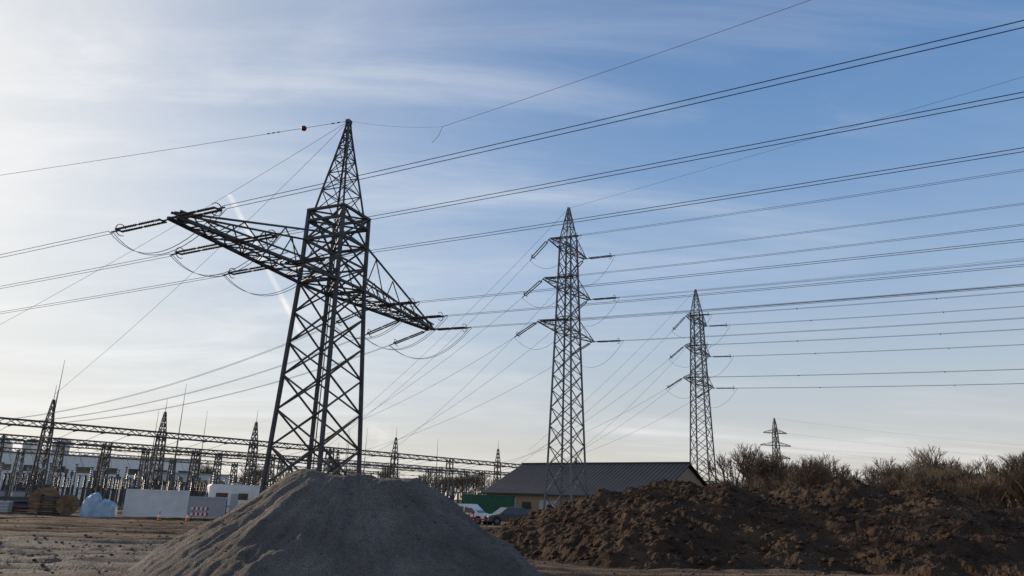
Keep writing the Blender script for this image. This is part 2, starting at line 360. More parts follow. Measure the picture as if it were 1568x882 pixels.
for s in(-15.7,-11,-6.1,6.1,11,15.7):
    P=place(NT,NA,(s,0,18.25))
    Q=P+RD*225; E1=run(cond,P+RD*.3,Q,2.6,4.6,.018,.2)
    if s<0:
        Q2=P+LD*230; Q2.z-=.5; E2=run(cond,P+LD*.3,Q2,3.2,4.9,.018,.2)
    else:
        Q2=gpt((s-11)*.45+ -2,0,9.0); E2=run(cond,P+LD*.3,Q2,1.6,4.2,.017,.12)
    jumper(cond,E1,E2,2.1,.022,.17,axn)
cond.obj('power_lines')
cond=MB()
for T,r,sp in((MT,.02,0),(RT,.024,3)):
    shift={MT:39.7,RT:84}[T]
    for z,l in((22.8,6.5),(28.3,5.5),(33.7,4.4)):
        for sg in(-1,1):
            P=place(T,MA,(sg*l,0,z)); Q=P+MD*230; E1=run(cond,P+MD*.2,Q,3.0,4.2,r,.2,spacers=sp)
            Q2=gpt(shift+sg*6+(z-28)*.5,0,9.0); E2=run(cond,P-MD*.2,Q2,1.5,3.6,r*.85,0,double=True)
            jumper(cond,E1,E2,2.4,r,0)
cond.obj('power_lines')
ew=MB()
top=Vector((NT[0],NT[1],33.0)); d=Vector((-.96,.28,0)).normalized()
ew.tube(sagpts(top,top+d*230+Vector((0,0,-1)),2.2,40),.018,WIRE)
k1=top+RD*10.2; k1.z=29.75
ew.tube(sagpts(top,k1,.25,10),.008,WIRE)
ew.tube(sagpts(k1,top+RD*180+Vector((0,0,14)),3,40),.014,RED)
ew.tube([k1,k1+Vector((-.25,.1,-.7)),k1+Vector((-.75,.2,-1.3))],.016,RED)
ew.tube(sagpts(top,Vector((-50,82,12.2)),.8,20),.014,WIRE)
ew.tube(sagpts(top,Vector((-68.6,81,12.2)),.8,20),.014,WIRE)
mt=Vector((MT[0],MT[1],39.4)); ew.tube(sagpts(mt,mt+Vector((.72,-.69,0))*210,1.2,40),.014,WIRE)
ew.tube(sagpts(mt,gpt(39,0,12),1,20),.016,WIRE)
rt=Vector((RT[0],RT[1],39.4)); ew.tube(sagpts(rt,rt+MD*230,2.5,40),.018,WIRE); ew.tube(sagpts(rt,gpt(84,0,12),1,20),.018,WIRE)
for z in(35,30,25,20): ew.tube(sagpts((98.6,276,z),(400,330,z),6,20),.02,WIRE)
ew.obj('earth_wires')
bm=bmesh.new(); bmesh.ops.create_icosphere(bm,subdivisions=2,radius=.25); me=bpy.data.meshes.new('marker'); bm.to_mesh(me); bm.free()
me.materials.append(DRED); o=bpy.data.objects.new('aerial_marker_ball',me); o.location=top+d*4.3+Vector((0,0,-.2)); scene.collection.objects.link(o)
mbm=MB()
for k in(1.0,1.5,6.8,7.3,7.8): p=top+d*k-Vector((0,0,.04*k)); mbm.cyl(p-d*.12,p+d*.12,.05,.05,STEEL,6)
mbm.obj('wire_dampers')
# ------------------------------------------------------------ substation
sub=empty('substation')
def lattice_col(mb,p,z0,z1,h0,h1,n,wl,wb,mat,A):
    mb.M=Matrix.Translation((p[0],p[1],0))@Matrix.Rotation(A,4,'Z')
    body(mb,[(z0+(z1-z0)*i/n,h0+(h1-h0)*i/n) for i in range(n+1)],wl,wb,mat); mb.M=Matrix.Identity(4)
GA=math.atan2(.764,.645)
def beam(mb,p,q,hh,n,mat,w=.15,wb=.07):
    p=Vector(p);q=Vector(q); d=(q-p).normalized(); s=d.cross(Vector((0,0,1))).normalized()*hh; u=Vector((0,0,hh*1.7))
    ch=[lambda t,a=a,b=b: p.lerp(q,t)+s*a+u*b for a,b in((-1,0),(1,0),(1,1),(-1,1))]
    for c in ch: mb.bar(c(0),c(1),w,mat)
    for k in range(n):
        t0=k/n;t1=(k+1)/n
        for i in range(4):
            a,b=ch[i],ch[(i+1)%4]
            mb.bar(a(t0),b(t1),wb,mat) if k%2 else mb.bar(b(t0),a(t1),wb,mat)
g=MB()
rows=[(0,9.0,-25,112),(15,8.2,-25,112),(31,8.6,-37.5,100),(47,8.0,-37.5,88)]
for ri,(off,bz,s0,s1) in enumerate(rows):
    s=s0; prev=None; k=0
    while s<=s1+.1:
        p=gpt(s,off,0); lattice_col(g,p,0,bz,.62,.36,8,.14,.07,GANT,GA)
        g.box((p.x,p.y,.05),(1.7,1.7,.3),CONC,GA)
        if ri==0 and k%2==0 or (ri==0 and abs(s-12.5)<.1) or (ri==1 and k==0) or (ri==2 and k==8):
            lattice_col(g,p,bz,bz+2.6,.34,.08,4,.09,.055,GANT,GA); g.cyl((p.x,p.y,bz+2.5),(p.x,p.y,bz+4.2),.04,.015,GANT,5)
        if prev is not None:
            a=Vector((prev.x,prev.y,bz-.45)); b=Vector((p.x,p.y,bz-.45)); beam(g,a,b,.34,12,GANT)
        prev=p; s+=12.5; k+=1
g.obj('gantry_frames',parent=sub)
g=MB()
for (oa,za),(ob,zb) in (((0,8.6),(15,7.9)),((15,7.9),(31,8.2)),((31,8.2),(47,7.7))):
    s=-24
    while s<108:
        for j in (2.2,5.2,8.2):
            a=gpt(s+j,oa,za);b=gpt(s+j,ob,zb); d=(b-a).normalized()
            g.ribbed(a+d*.3,a+d*1.7,.11,INSG,6,6); g.ribbed(b-d*1.7,b-d*.3,.11,INSG,6,6)
            g.tube(sagpts(a+d*1.7,b-d*1.7,.5,8),.025,WIRE)
            m=a.lerp(b,.3+.05*j); m.z-=.4; e=gpt(s+j,oa+4.5,4.4); g.tube(sagpts(m,e,.25,6),.02,WIRE)
        s+=12.5
g.obj('busbars_and_insulators',parent=sub)
g=MB()
def post(p,hs,hi,head=0):
    x,y=p.x,p.y
    g.bar((x,y,0),(x,y,hs),.2,GANT); g.box((x,y,.1),(.7,.7,.25),CONC); g.ribbed((x,y,hs),(x,y,hs+hi),.13,INS if head!=2 else INSG,7,7)
    if head==1: g.cyl((x,y,hs+hi),(x,y,hs+hi+.5),.24,.2,GALV,9)
    else: g.box((x,y,hs+hi+.06),(.3,.2,.14),GALV)
for off,sp,typ in((-5,4.2,3),(3.5,3,1),(6,3,0),(9,3,2),(12,3,0),(18.5,3,1),(22,3,0),(25.5,3,2),(35,3,0),(39,3,1),(43,3,2)):
    s=-26.
    while s<104:
        if random.random()<.86:
            p=gpt(s+random.uniform(-.1,.1),off,0)
            if typ==3:
                if random.random()<.5: post(p,3.0,1.4,2)
            elif typ==0:
                q=gpt(s,off+1.6,0); post(p,2.4,1.3,0); post(q,2.4,1.3,0); g.bar((p.x,p.y,3.75),(q.x,q.y,3.75),.07,GALV); g.bar((p.x,p.y,2.3),(q.x,q.y,2.3),.18,GANT)
            elif typ==1: post(p,2.3,1.6,1)
            else: post(p,2.6,2.4,2)
        s+=sp
for off in(5,11,20,28,37):
    s=-24
    while s<100:
        p=gpt(s+1.5,off,0)
        if random.random()<.5: g.box((p.x,p.y,.9),(1.2,.6,1.8),GREYP,GA); g.box((p.x,p.y,1.83),(1.3,.7,.06),GALV,GA)
        s+=7.5
g.obj('switchgear',parent=sub)
g=MB()
for (s,off,h) in((-9,20,16.5),(3,8,17.3),(-3,26,15),(13,38,17),(22,15,17.5),(26,31,15),(38,38,16.5),(55,30,16),(62,22,15),(70,38,16.5),(84,25,15),(-17,31,16),(47,8,13)):
    p=gpt(s,off,0); g.cyl(p,(p.x,p.y,h*.55),.14,.09,GANT,6); g.cyl((p.x,p.y,h*.55),(p.x,p.y,h),.07,.02,GANT,5)
g.obj('lightning_rods',parent=sub)
g=MB()
for (s,off) in((10,56),(35,56),(-12,54)):
    p=gpt(s,off,0); g.M=Matrix.Translation(p)@Matrix.Rotation(GA,4,'Z')
    g.box((0,0,1.9),(5,2.6,3),GREYP); g.box((0,0,.25),(5.6,3.2,.3),CONC)
    for i in range(12): g.box((-2.4+i*.43,-1.7,1.9),(.08,.7,2.5),GREYP)
    for i in(-1.5,0,1.5): g.ribbed((i,0,3.4),(i,-.4,5.2),.16,INS,7,7)
    g.cyl((-2,.8,4.2),(1.5,.8,4.2),.4,.4,GREYP,10); g.bar((-1.5,.8,3.4),(-1.5,.8,4),.15,GREYP); g.M=Matrix.Identity(4)
g.obj('transformers',parent=sub)
g=MB()
P0=gpt(-40,-9,0);P1=gpt(108,-9,0); n=60
for i in range(n+1):
    p=P0.lerp(P1,i/n); g.bar(p,(p.x,p.y,1.9),.07,GALV)
for z in(.3,1.0,1.85): g.bar((P0.x,P0.y,z),(P1.x,P1.y,z),.04,GALV)
g.obj('wire_fence')
# ------------------------------------------------------------ buildings
def hall(name,cx,cy,rz,L,W,eave,ridge,wm,rm,doors=3):
    e=empty(name,(cx,cy,0),rz); g=MB()
    l,w=L/2,W/2
    g.add([(-l,-w,0),(l,-w,0),(l,w,0),(-l,w,0),(-l,-w,eave),(l,-w,eave),(l,w,eave),(-l,w,eave),(-l,0,ridge-.1),(l,0,ridge-.1)],
          [(0,1,5,4),(2,3,7,6),(1,2,6,9,5),(3,0,4,8,7)],wm); g.obj('walls',parent=e)
    g=MB(); o=.5; sl=(ridge-eave)/w
    for sg in(-1,1):
        a=(-l-o,sg*(w+o),eave-sl*o);b=(l+o,sg*(w+o),eave-sl*o);c=(l+o,0,ridge);d=(-l-o,0,ridge)
        up=.15
        vs=[a,b,c,d]+[(q[0],q[1],q[2]+up) for q in(a,b,c,d)]
        g.add(vs,[(3,2,1,0),(4,5,6,7),(0,1,5,4),(1,2,6,5),(2,3,7,6),(3,0,4,7)],rm)
        k=int(L/.6)
        for i in range(k+1):
            xx=-l+L*i/k; g.bar((xx,sg*(w+o),eave-sl*o+.14),(xx,sg*.1,ridge+.13),.04,rm,.035)
        g.bar((-l-o,sg*(w+o+.08),eave-sl*o+.02),(l+o,sg*(w+o+.08),eave-sl*o+.02),.14,rm)
    g.bar((-l-o,0,ridge+.2),(l+o,0,ridge+.2),.3,rm); g.obj('roof',parent=e)
    g=MB()
    for i in range(doors):
        xx=-l+L*(i+.6)/doors; g.box((xx,-w-.03,1.3),(2.6,.08,2.6),GREYP); g.box((xx+3.0,-w-.03,1.9),(1.4,.08,.9),GLASS); g.box((xx+3.0,-w-.05,1.4),(1.6,.14,.07),CONC)
    g.obj('doors_and_windows',parent=e)
hall('brick_hall',12.8,103.9,math.atan2(-15,20.2),25.2,18,3.5,7.5,BRICK,ROOF,4)
def flat(name,cx,cy,rz,L,W,H,wm,bands=0,doors=0,trim=GREYP):
    e=empty(name,(cx,cy,0),rz); g=MB(); g.box((0,0,H/2),(L,W,H),wm); g.box((0,0,H+.12),(L+.3,W+.3,.25),trim); g.obj('walls',parent=e)
    g=MB()
    for i in range(bands): g.box((-L/2+L*(i+.5)/bands,-W/2-.03,H*.68),(L/bands*.55,.08,H*.14),GLASS)
    for i in range(doors): g.box((-L/2+L*(i+.5)/doors,-W/2-.04,H*.24),(L/doors*.3,.1,H*.48),GREYP)
    g.obj('openings',parent=e)
flat('warehouse',-92,175,.35,40,20,9,WHITE,8,5)
flat('warehouse',-128,185,.3,24,18,8,HAZE,5,2)
flat('control_building',-62,150,.45,14,9,5.5,WHITE,4,2)
flat('control_building',-33,175,.5,16,9,4.5,GREYP,4,2)
flat('warehouse',150,330,-.2,60,25,6,HAZE,8,4)
e=empty('chemical_plant'); g=MB()
for (x,y,r,h) in((-520,720,13,48),(-482,720,11,42),(-545,700,8,62),(-450,740,18,34),(-600,720,20,50)):
    g.cyl((x,y,0),(x,y,h),r,r,HAZE,20); g.cyl((x,y,h),(x,y,h+2),r,r*.6,HAZE,20)
for x,h in((-570,85),(-500,72)): g.cyl((x,710,0),(x,710,h),2.6,1.8,HAZE,10)
for i in range(12): g.box((-580+i*14,725,12+(i*7)%13),(9,14,24+2*((i*7)%13)),HAZE)
g.box((-380,760,10),(80,30,20),HAZE)
g.obj('tanks',parent=e)
# ------------------------------------------------------------ bare trees
def tree_mesh(seed,multi,H,depth=6):
    R=random.Random(seed); g=MB()
    def seg(p,q,r1,r2):
        d=(q-p).normalized(); u=Vector((0,0,1)) if abs(d.z)<.9 else Vector((1,0,0))
        a=d.cross(u).normalized(); b=a.cross(d)
        vs=[]
        for c,r in((p,r1),(q,r2)):
            for i in range(3):
                t=2.094*i; vs.append(c+a*(math.cos(t)*r)+b*(math.sin(t)*r))
        o=len(g.v); g.v+= [tuple(x) for x in vs]
        for i in range(3): j=(i+1)%3; g.f.append((o+i,o+j,o+3+j,o+3+i)); g.m.append(0)
    def grow(p,d,L,r,k):
        q=p+d*L; r2=r*.66; seg(p,q,max(r,.015),max(r2,.010))
        if k==0: return
        n=R.choice((2,3,3,4)) if k<depth else 4
        for i in range(n):
            ax=Vector((R.uniform(-1,1),R.uniform(-1,1),R.uniform(-.4,.6))).normalized()
            nd=(d*R.uniform(.7,1.2)+ax*R.uniform(.35,.85)+Vector((0,0,.18))).normalized()
            grow(q if i<2 else p+d*L*R.uniform(.45,.95),nd,L*R.uniform(.62,.88),r2,k-1)
    for i in range(multi):
        d=Vector((R.uniform(-.4,.4)*(multi>1),R.uniform(-.4,.4)*(multi>1),1)).normalized()
        grow(Vector((R.uniform(-.3,.3)*(multi>1),R.uniform(-.3,.3)*(multi>1),-.1)),d,H*(.26 if multi==1 else .22),(.17 if multi==1 else .10),depth if multi==1 else depth-1)
    me=bpy.data.meshes.new('bare_tree'); me.from_pydata(g.v,[],g.f); me.materials.append(BARK); me.update()
    zs=sorted(v[2] for v in g.v); return me,zs[int(len(zs)*.985)]
variants=[tree_mesh(i+3,m,8,6) for i,m in enumerate((1,1,2,3,1,1,1))]
def treerow(name,pts):
    e=empty(name)
    for (x,y,h) in pts:
        me,zm=random.choice(variants); o=bpy.data.objects.new('bare_tree_part',me); s=h/zm
        o.scale=(s*random.uniform(.9,1.15),s*random.uniform(.9,1.15),s); o.location=(x,y,0); o.rotation_euler[2]=random.uniform(0,6.28); o.parent=e; scene.collection.objects.link(o)
pts=[]
for i in range(88):
    y=random.uniform(104,150); a=.295+.45*(i+random.random())/88
    hh=8.3+1.5*math.sin(a*37)+1.3*math.sin(a*91+1)+random.uniform(-1.6,1.7)
    pts.append((a*y,y,hh*y/122))
pts+=[(.315*118,118,12),(.335*120,120,10.5),(.325*125,125,11.5),(.63*118,118,11),(.66*112,112,10.5),(.69*110,110,11),(.50*116,116,10.3)]
treerow('bare_hedgerow',pts)
pts=[]
for i in range(110):
    y=random.uniform(185,260); a=random.uniform(-.85,.30); pts.append((a*y,y,random.uniform(7,10)))
treerow('distant_tree_row',pts)
pts=[]
for i in range(60):
    y=random.uniform(300,400); a=random.uniform(-.9,.9); pts.append((a*y,y,random.uniform(9,14)))
treerow('distant_tree_row',pts)
g=MB(); UG=mk('undergrowth',(.11,.09,.055),(.06,.05,.032),rough=.95,scale=.5)
for i in range(9000):
    y=random.uniform(104,128); a=random.uniform(.29,.85); x=a*y; h=random.random()**1.3*3.6*(.5+.5*math.sin(x*.4)**2)
    s=random.uniform(.1,.28); n=[Vector((random.uniform(-1,1),random.uniform(-1,1),random.uniform(-1,1)))*s for _ in range(3)]
    c=Vector((x,y,h)); g.v+=[tuple(c+k) for k in n]; o=len(g.v)-3; g.f.append((o,o+1,o+2)); g.m.append(0)
g.mats=[UG]; g.obj('hedge_undergrowth')
# ------------------------------------------------------------ vehicles
def wheel(g,x,y,r,w):
    g.cyl((x,y-w/2,r),(x,y+w/2,r),r,r,DARK,18); s=-1 if y<0 else 1
    g.cyl((x,y+s*w/2,r),(x,y+s*(w/2+.01),r),r*.6,r*.55,GALV,12)
def car(name,loc,rz,paint,kind):
    e=empty(name,loc,rz); g=MB()
    if kind=='suv':
        L,W,H=4.6,1.85,1.72
        low=[(-2.3,.35),(-2.3,.95),(-2.22,1.05),(1.1,1.08),(2.05,.95),(2.28,.75),(2.3,.35)]
        cab=[(-2.2,1.05),(-2.0,1.62),(-1.7,1.72),(.25,1.72),(1.15,1.07)]
        sw=[[(-1.95,1.1),(-1.8,1.58),(-1.15,1.62),(-1.05,1.1)],[(-1.0,1.1),(-1.08,1.62),(-.35,1.64),(-.3,1.1)],[(-.22,1.1),(-.27,1.64),(.22,1.62),(.95,1.1)]]
        fr=[(1.1,1.1,.27,1.68)]; wx=(-1.4,1.4); r=.37
    elif kind=='van':
        L,W,H=4.9,1.9,1.95
        low=[(-2.45,.35),(-2.45,1.1),(1.2,1.12),(2.2,.98),(2.42,.75),(2.45,.35)]
        cab=[(-2.45,1.08),(-2.4,1.88),(-2.2,1.95),(.5,1.95),(1.45,1.1)]
        sw=[[(-2.2,1.15),(-2.15,1.78),(-1.2,1.8),(-1.15,1.15)],[(-1.05,1.15),(-1.1,1.8),(-.25,1.82),(-.2,1.15)],[(-.1,1.15),(-.12,1.82),(.48,1.8),(1.2,1.15)]]
        fr=[(1.4,1.14,.55,1.88)]; wx=(-1.5,1.5); r=.36
    else:
        L,W,H=5.2,1.9,1.8
        low=[(-2.6,.45),(-2.6,1.1),(1.3,1.1),(2.35,1.0),(2.58,.8),(2.6,.45)]
        cab=[(-.75,1.08),(-.65,1.72),(-.5,1.8),(.5,1.8),(1.3,1.1)]
        sw=[[(-.6,1.14),(-.5,1.66),(.0,1.68),(.02,1.14)],[(.1,1.14),(.08,1.68),(.5,1.66),(1.05,1.14)]]
        fr=[(1.25,1.13,.53,1.75)]; wx=(-1.6,1.6); r=.38
    h=W/2; t=h-.16
    g.prism(low,-h,h,paint); g.prism(cab,-h+.03,h-.03,paint,-t,t,1.3)
    for s in sw:
        for sg in(-1,1):
            vs=[(x,sg*((h-.02) if z<1.3 else (t+.012)),z) for x,z in s]; g.add(vs,[(0,1,2,3)],GLASS)
    for (x0,z0,x1,z1) in fr: g.add([(x0+.02,-h+.12,z0),(x0+.02,h-.12,z0),(x1+.03,t-.06,z1-.03),(x1+.03,-t+.06,z1-.03)],[(0,1,2,3)],GLASS)
    xb=low[0][0]
    if kind!='pickup': g.add([(xb+(.08 if kind=='suv' else -.012),-t,1.12),(xb+(.08 if kind=='suv' else -.012),t,1.12),(xb+(.24 if kind=='suv' else .02),t-.08,1.58),(xb+(.24 if kind=='suv' else .02),-t+.08,1.58)],[(0,1,2,3)],GLASS)
    for x in wx:
        for sg in(-1,1): g.cyl((x,sg*(h-.02),r+.03),(x,sg*(h+.005),r+.03),r+.09,r+.09,DARK,16); wheel(g,x,sg*(h-.08),r,.26)
    xf=low[-1][0]
    for sg in(-1,1): g.box((xf-.04,sg*(h-.28),.82),(.12,.36,.17),LAMP); g.box((xb+.0,sg*(h-.12),.9),(.06,.16,.3),RED); g.box((.9,sg*(h+.1),1.12),(.14,.2,.15),DARK)
    g.box((xf,0,.68),(.05,.9,.22),DARK); g.box((xf+.01,0,.45),(.06,W*.9,.14),DARK); g.box((xf+.04,0,.5),(.02,.5,.11),WHITE); g.box((xb-.01,0,.48),(.06,W*.9,.16),DARK)
    if kind=='suv':
        for sg in(-1,1): g.bar((-1.7,sg*.68,1.78),(.2,sg*.68,1.78),.04,GALV)
    g.obj('body',parent=e); return e
car('parked_suv',(.1,79,0),math.radians(205),CARD,'suv')
car('parked_van',(-3.7,80,0),math.radians(-25),WHITE,'van')
car('parked_van',(-9.6,97,0),math.radians(190),WHITE,'van')
car('parked_pickup',(-6.9,93,0),math.radians(-10),WHITE,'pickup')
# motorhome
e=empty('motorhome',(-26.6,77,0),math.radians(28)); g=MB()
g.prism([(-3.0,.5),(-3.0,2.9),(-2.8,3.1),(2.3,3.1),(2.9,2.6),(2.85,2.2),(2.0,2.05),(2.5,1.35),(3.0,1.1),(3.05,.5)],-1.1,1.1,WHITE)
for sg in(-1,1):
    g.box((-1.8,sg*1.12,2.0),(1.1,.05,.6),GLASS); g.box((.2,sg*1.12,2.0),(.9,.05,.6),GLASS); g.box((-.6,sg*1.12,1.4),(.65,.05,1.7),GREYP); g.box((-.2,sg*1.125,1.05),(5.4,.03,.14),GREYP); g.box((2.15,sg*1.12,1.6),(.5,.05,.5),GLASS)
    wheel(g,-1.7,sg*1.0,.36,.25); wheel(g,2.3,sg*1.0,.36,.25)
g.box((-3.01,0,2.0),(.05,1.2,.6),GLASS); g.box((-.4,0,3.17),(.9,.9,.14),GREYP); g.box((3.05,0,.65),(.1,2.0,.3),DARK)
for sg in(-1,1): g.box((3.06,sg*.85,.95),(.06,.3,.2),LAMP); g.box((-3.02,sg*.95,1.0),(.05,.15,.4),RED)
g.obj('body',parent=e)
def container(name,x,y,rz,L,H,mat,office=False,W=2.44):
    e=empty(name,(x,y,0),rz); g=MB(); g.box((0,0,H/2+.1),(L-.1,W-.1,H-.15),mat)
    for sx in(-1,1):
        for sy in(-1,1): g.box((sx*(L/2-.08),sy*(W/2-.08),H/2+.1),(.16,.16,H),mat)
    for z in(.17,H+.03):
        for sy in(-1,1): g.box((0,sy*(W/2-.06),z),(L-.33,.12,.14),mat)
        for sx in(-1,1): g.box((sx*(L/2-.06),0,z),(.12,W-.33,.14),mat)
    if office:
        g.box((-L*.2,-W/2+.02,H*.6),(1.1,.06,.9),GLASS); g.box((-L*.2,-W/2-.01,H*.6-.5),(1.2,.08,.05),GREYP); g.box((L*.25,-W/2+.02,H*.47),(.85,.06,1.85),GREYP)
    else:
        k=int(L/.28)
        for i in range(k):
            for sy in(-1,1): g.box((-L/2+.25+i*(L-.5)/(k-1),sy*(W/2-.045),H/2+.1),(.12,.05,H-.35),mat)
        for yy in(-.8,-.3,.3,.8): g.bar((L/2+.01,yy,.3),(L/2+.01,yy,H-.1),.05,GALV)
    g.obj('shell',parent=e)
container('green_shipping_container',-2.0,96,math.radians(-6),6.1,2.95,GREEN)
container('site_office_container',-31.5,70,math.radians(22),5.2,2.3,WHITE,False,2.2)
container('site_office_container',-27.7,71.5,math.radians(18),3.6,1.8,GREYP,False,2.2)
container('site_office_container',-60,86,math.radians(20),5,2.4,GREYP,True)
container('site_office_container',-18,104,math.radians(20),6,2.5,WHITE,True)
X,Y=np.meshgrid(np.linspace(-1.4,1.4,60),np.linspace(-1.15,1.15,46))
prof=np.clip(1.2-np.abs(X/1.35)**2.2-np.abs(Y/1.12)**3,0,1)
step=np.where(X<-.1,1.0,.72)
Z=1.75*prof**.35*step*(1+.4*fbm(X*1.3+3,Y*1.3,3,4))+.7*np.abs(fbm(X*2.5,Y*2.5,4,5))*(prof>0)
Z=np.where((np.abs(X)>1.34)|(np.abs(Y)>1.09),-.05,Z)
o=gridmesh('tarpaulin_covered_stack',X,Y,np.maximum(Z,-.05),BLUE,False); o.location=(-35.3,67.5,0); o.rotation_euler[2]=.3
def drum(x,y,rz,R,w):
    g=MB()
    for s in(-1,1): g.cyl((0,s*w/2-.04,R),(0,s*w/2+.04,R),R,R,WOOD,22)
    g.cyl((0,-w/2,R),(0,w/2,R),R*.6,R*.6,DARK,18); g.cyl((0,-w/2-.06,R),(0,w/2+.06,R),.12,.12,STEEL,8)
    for s in(-1,1):
        for k in range(3): a=k*1.05; g.bar((math.cos(a)*R*.9,s*(w/2+.06),R+math.sin(a)*R*.9),(-math.cos(a)*R*.9,s*(w/2+.06),R-math.sin(a)*R*.9),.1,WOOD)
    g.obj('cable_drum',loc=(x,y,0),rz=rz)
drum(-38.4,68,.5,.9,1.0); drum(-49.5,70,1.0,1.0,1.1); drum(-37.2,70,1.9,.75,.9); drum(-42.3,71,.2,1.15,1.1); drum(-54,76,.8,1.1,1.1)
g=MB()
for k in range(9):
    for i in range(6):
        L_=random.uniform(1.4,3.0)*(1-k*.07); g.box((random.uniform(-.4,.4),-1+i*.38+random.uniform(-.06,.06),.1+k*.2),(L_,.2,.13),WOOD if random.random()<.7 else GANT,random.uniform(-.25,.25))
    for xx in(-.5,.5): g.box((xx,0,k*.2),(.1,2.2,.07),WOOD)
g.obj('timber_stack',loc=(-40.3,68.2,0),rz=.4)
g=MB()
for k in range(22):
    z=.1+k*.06; g.bar((-2.2+random.uniform(-.5,.5),random.uniform(-.8,.8),z),(2.2+random.uniform(-.5,.5),random.uniform(-.8,.8),z+random.uniform(-.05,.15)),.12,random.choice((GALV,GANT,RED)))
g.obj('steel_section_stack',loc=(-44.5,71,0),rz=.3)
e=empty('red_flatbed_trailer',(-5.6,73,0),math.radians(-8)); g=MB()
g.box((0,0,.75),(5.2,2.1,.16),RED)
for i in range(6):
    for s in(-1,1): g.bar((-2.5+i,s*1.0,.8),(-2.5+i,s*1.0,1.25),.07,RED)
for s in(-1,1): g.bar((-2.6,s*1.0,1.25),(2.6,s*1.0,1.25),.08,RED); g.bar((-2.6,s*1.0,1.0),(2.6,s*1.0,1.0),.05,WHITE)
for x in(-.6,.3):
    for s in(-1,1): wheel(g,x,s*.95,.36,.25)
g.bar((2.6,-.7,.7),(4.1,0,.6),.1,RED); g.bar((2.6,.7,.7),(4.1,0,.6),.1,RED); g.bar((4.0,0,.6),(4.0,0,0),.08,STEEL)
for k in range(5): g.bar((-2.2,-.8+k*.35,.95+.03*k),(2.1,-.7+k*.33,.97),.14,WOOD if k%2 else RED)
g.obj('frame',parent=e)
def gh(x,y): return float(ground_h(np.array(x*1.),np.array(y*1.)))
def barrier(x,y,rz,L=2.):
    g=MB()
    for z in(.95,.5):
        for i in range(8): g.box((-L/2+L*(i+.5)/8,0,z),(L/8,.04,.24),RED if i%2 else WHITE)
    for s in(-1,1): g.bar((s*L*.4,0,.03),(s*L*.4,.03,1.1),.05,GALV); g.box((s*L*.4,0,.05),(.3,.7,.1),DARK)
    g.obj('construction_barrier',loc=(x,y,gh(x,y)),rz=rz)
barrier(29.6,42.5,.2); barrier(31.6,43.1,.35); barrier(-26,66,.3,1.4)
def cone_o(x,y):
    g=MB(); g.box((0,0,.03),(.42,.42,.05),DARK); g.cyl((0,0,.05),(0,0,.3),.16,.11,ORANGE,14,False); g.cyl((0,0,.3),(0,0,.48),.11,.07,WHITE,14,False); g.cyl((0,0,.48),(0,0,.75),.07,.03,ORANGE,14)
    g.obj('traffic_cone',loc=(x,y,gh(x,y)))
cone_o(-25.3,62);cone_o(-28,63);cone_o(-10,70)
for (x,y,m,m2) in((-52,74,ORANGE,WOOD),(-46.6,67,GREEN,WOOD),(-33.4,72.5,GREYP,WOOD),(-22,80,WHITE,WOOD),(-43,66.5,GREYP,WOOD),(-48,73,WHITE,WOOD),(-50.5,77,BLUE,WOOD)):
    g=MB()
    for i in range(5): g.box((-.5+i*.25,0,.13),(.12,1,.03),m2)
    for i in(-1,0,1): g.box((0,i*.42,.06),(1.2,.1,.09),m2)
    g.box((0,0,.62),(1.05,.9,.92),m)
    for zz in(.35,.6,.85): g.box((0,0,zz),(1.09,.94,.04),GALV)
    g.cyl((0,0,1.08),(0,0,1.14),.15,.15,DARK,10)
    g.obj('pallet_tank',loc=(x,y,0),rz=random.random())
g=MB()
for i in range(5): g.bar((0+i*1.2,i*.5,-.1),(0+i*1.2,i*.5,.75),.05,RED)
for z in(.25,.7): g.bar((0,0,z),(4.8,2.0,z),.04,RED)
g.obj('safety_rail',loc=(20.7,30.5,0),rz=.1)
# ------------------------------------------------------------ world
SUN_AZ=math.radians(-55); SUN_EL=math.radians(19)
sd=Vector((math.sin(SUN_AZ)*math.cos(SUN_EL),math.cos(SUN_AZ)*math.cos(SUN_EL),math.sin(SUN_EL)))
w=bpy.data.worlds.new('World'); scene.world=w; w.use_nodes=True; nt=w.node_tree; N=nt.nodes; L=nt.links
bg=N['Background']; STR=.1; bg.inputs['Strength'].default_value=STR
sky=N.new('ShaderNodeTexSky'); sky.sky_type='NISHITA'; sky.sun_disc=False; sky.sun_elevation=SUN_EL; sky.sun_rotation=SUN_AZ
sky.air_density=1.0; sky.dust_density=.4; sky.ozone_density=2.0; sky.altitude=50
def M(op,a,b=None,c=None,cl=False):
    n=N.new('ShaderNodeMath'); n.operation=op; n.use_clamp=cl
    for i,x in enumerate((a,b,c)):
        if x is None: continue
        if isinstance(x,(int,float)): n.inputs[i].default_value=x
        else: L.new(x,n.inputs[i])
    return n.outputs[0]
def mixc(f,a,b,mode='MIX'):
    m=N.new('ShaderNodeMix'); m.data_type='RGBA'; m.blend_type=mode
    for k,x in (('Factor',f),('A',a),('B',b)):
        if isinstance(x,(int,float)): m.inputs[k].default_value=x
        elif isinstance(x,tuple): m.inputs[k].default_value=(*x,1)
        else: L.new(x,m.inputs[k])
    return m.outputs['Result']
tc=N.new('ShaderNodeTexCoord'); sp=N.new('ShaderNodeSeparateXYZ'); L.new(tc.outputs['Generated'],sp.inputs[0])
rp=N.new('ShaderNodeValToRGB'); el=rp.color_ramp.elements; L.new(M('MAXIMUM',sp.outputs[2],0.),rp.inputs['Fac'])
stops=[(0,(.68,.61,.53)),(.06,(.65,.62,.59)),(.15,(.53,.60,.66)),(.28,(.34,.48,.69)),(.42,(.19,.35,.62)),(.56,(.12,.26,.53)),(.75,(.07,.17,.40)),(1,(.04,.11,.30))]
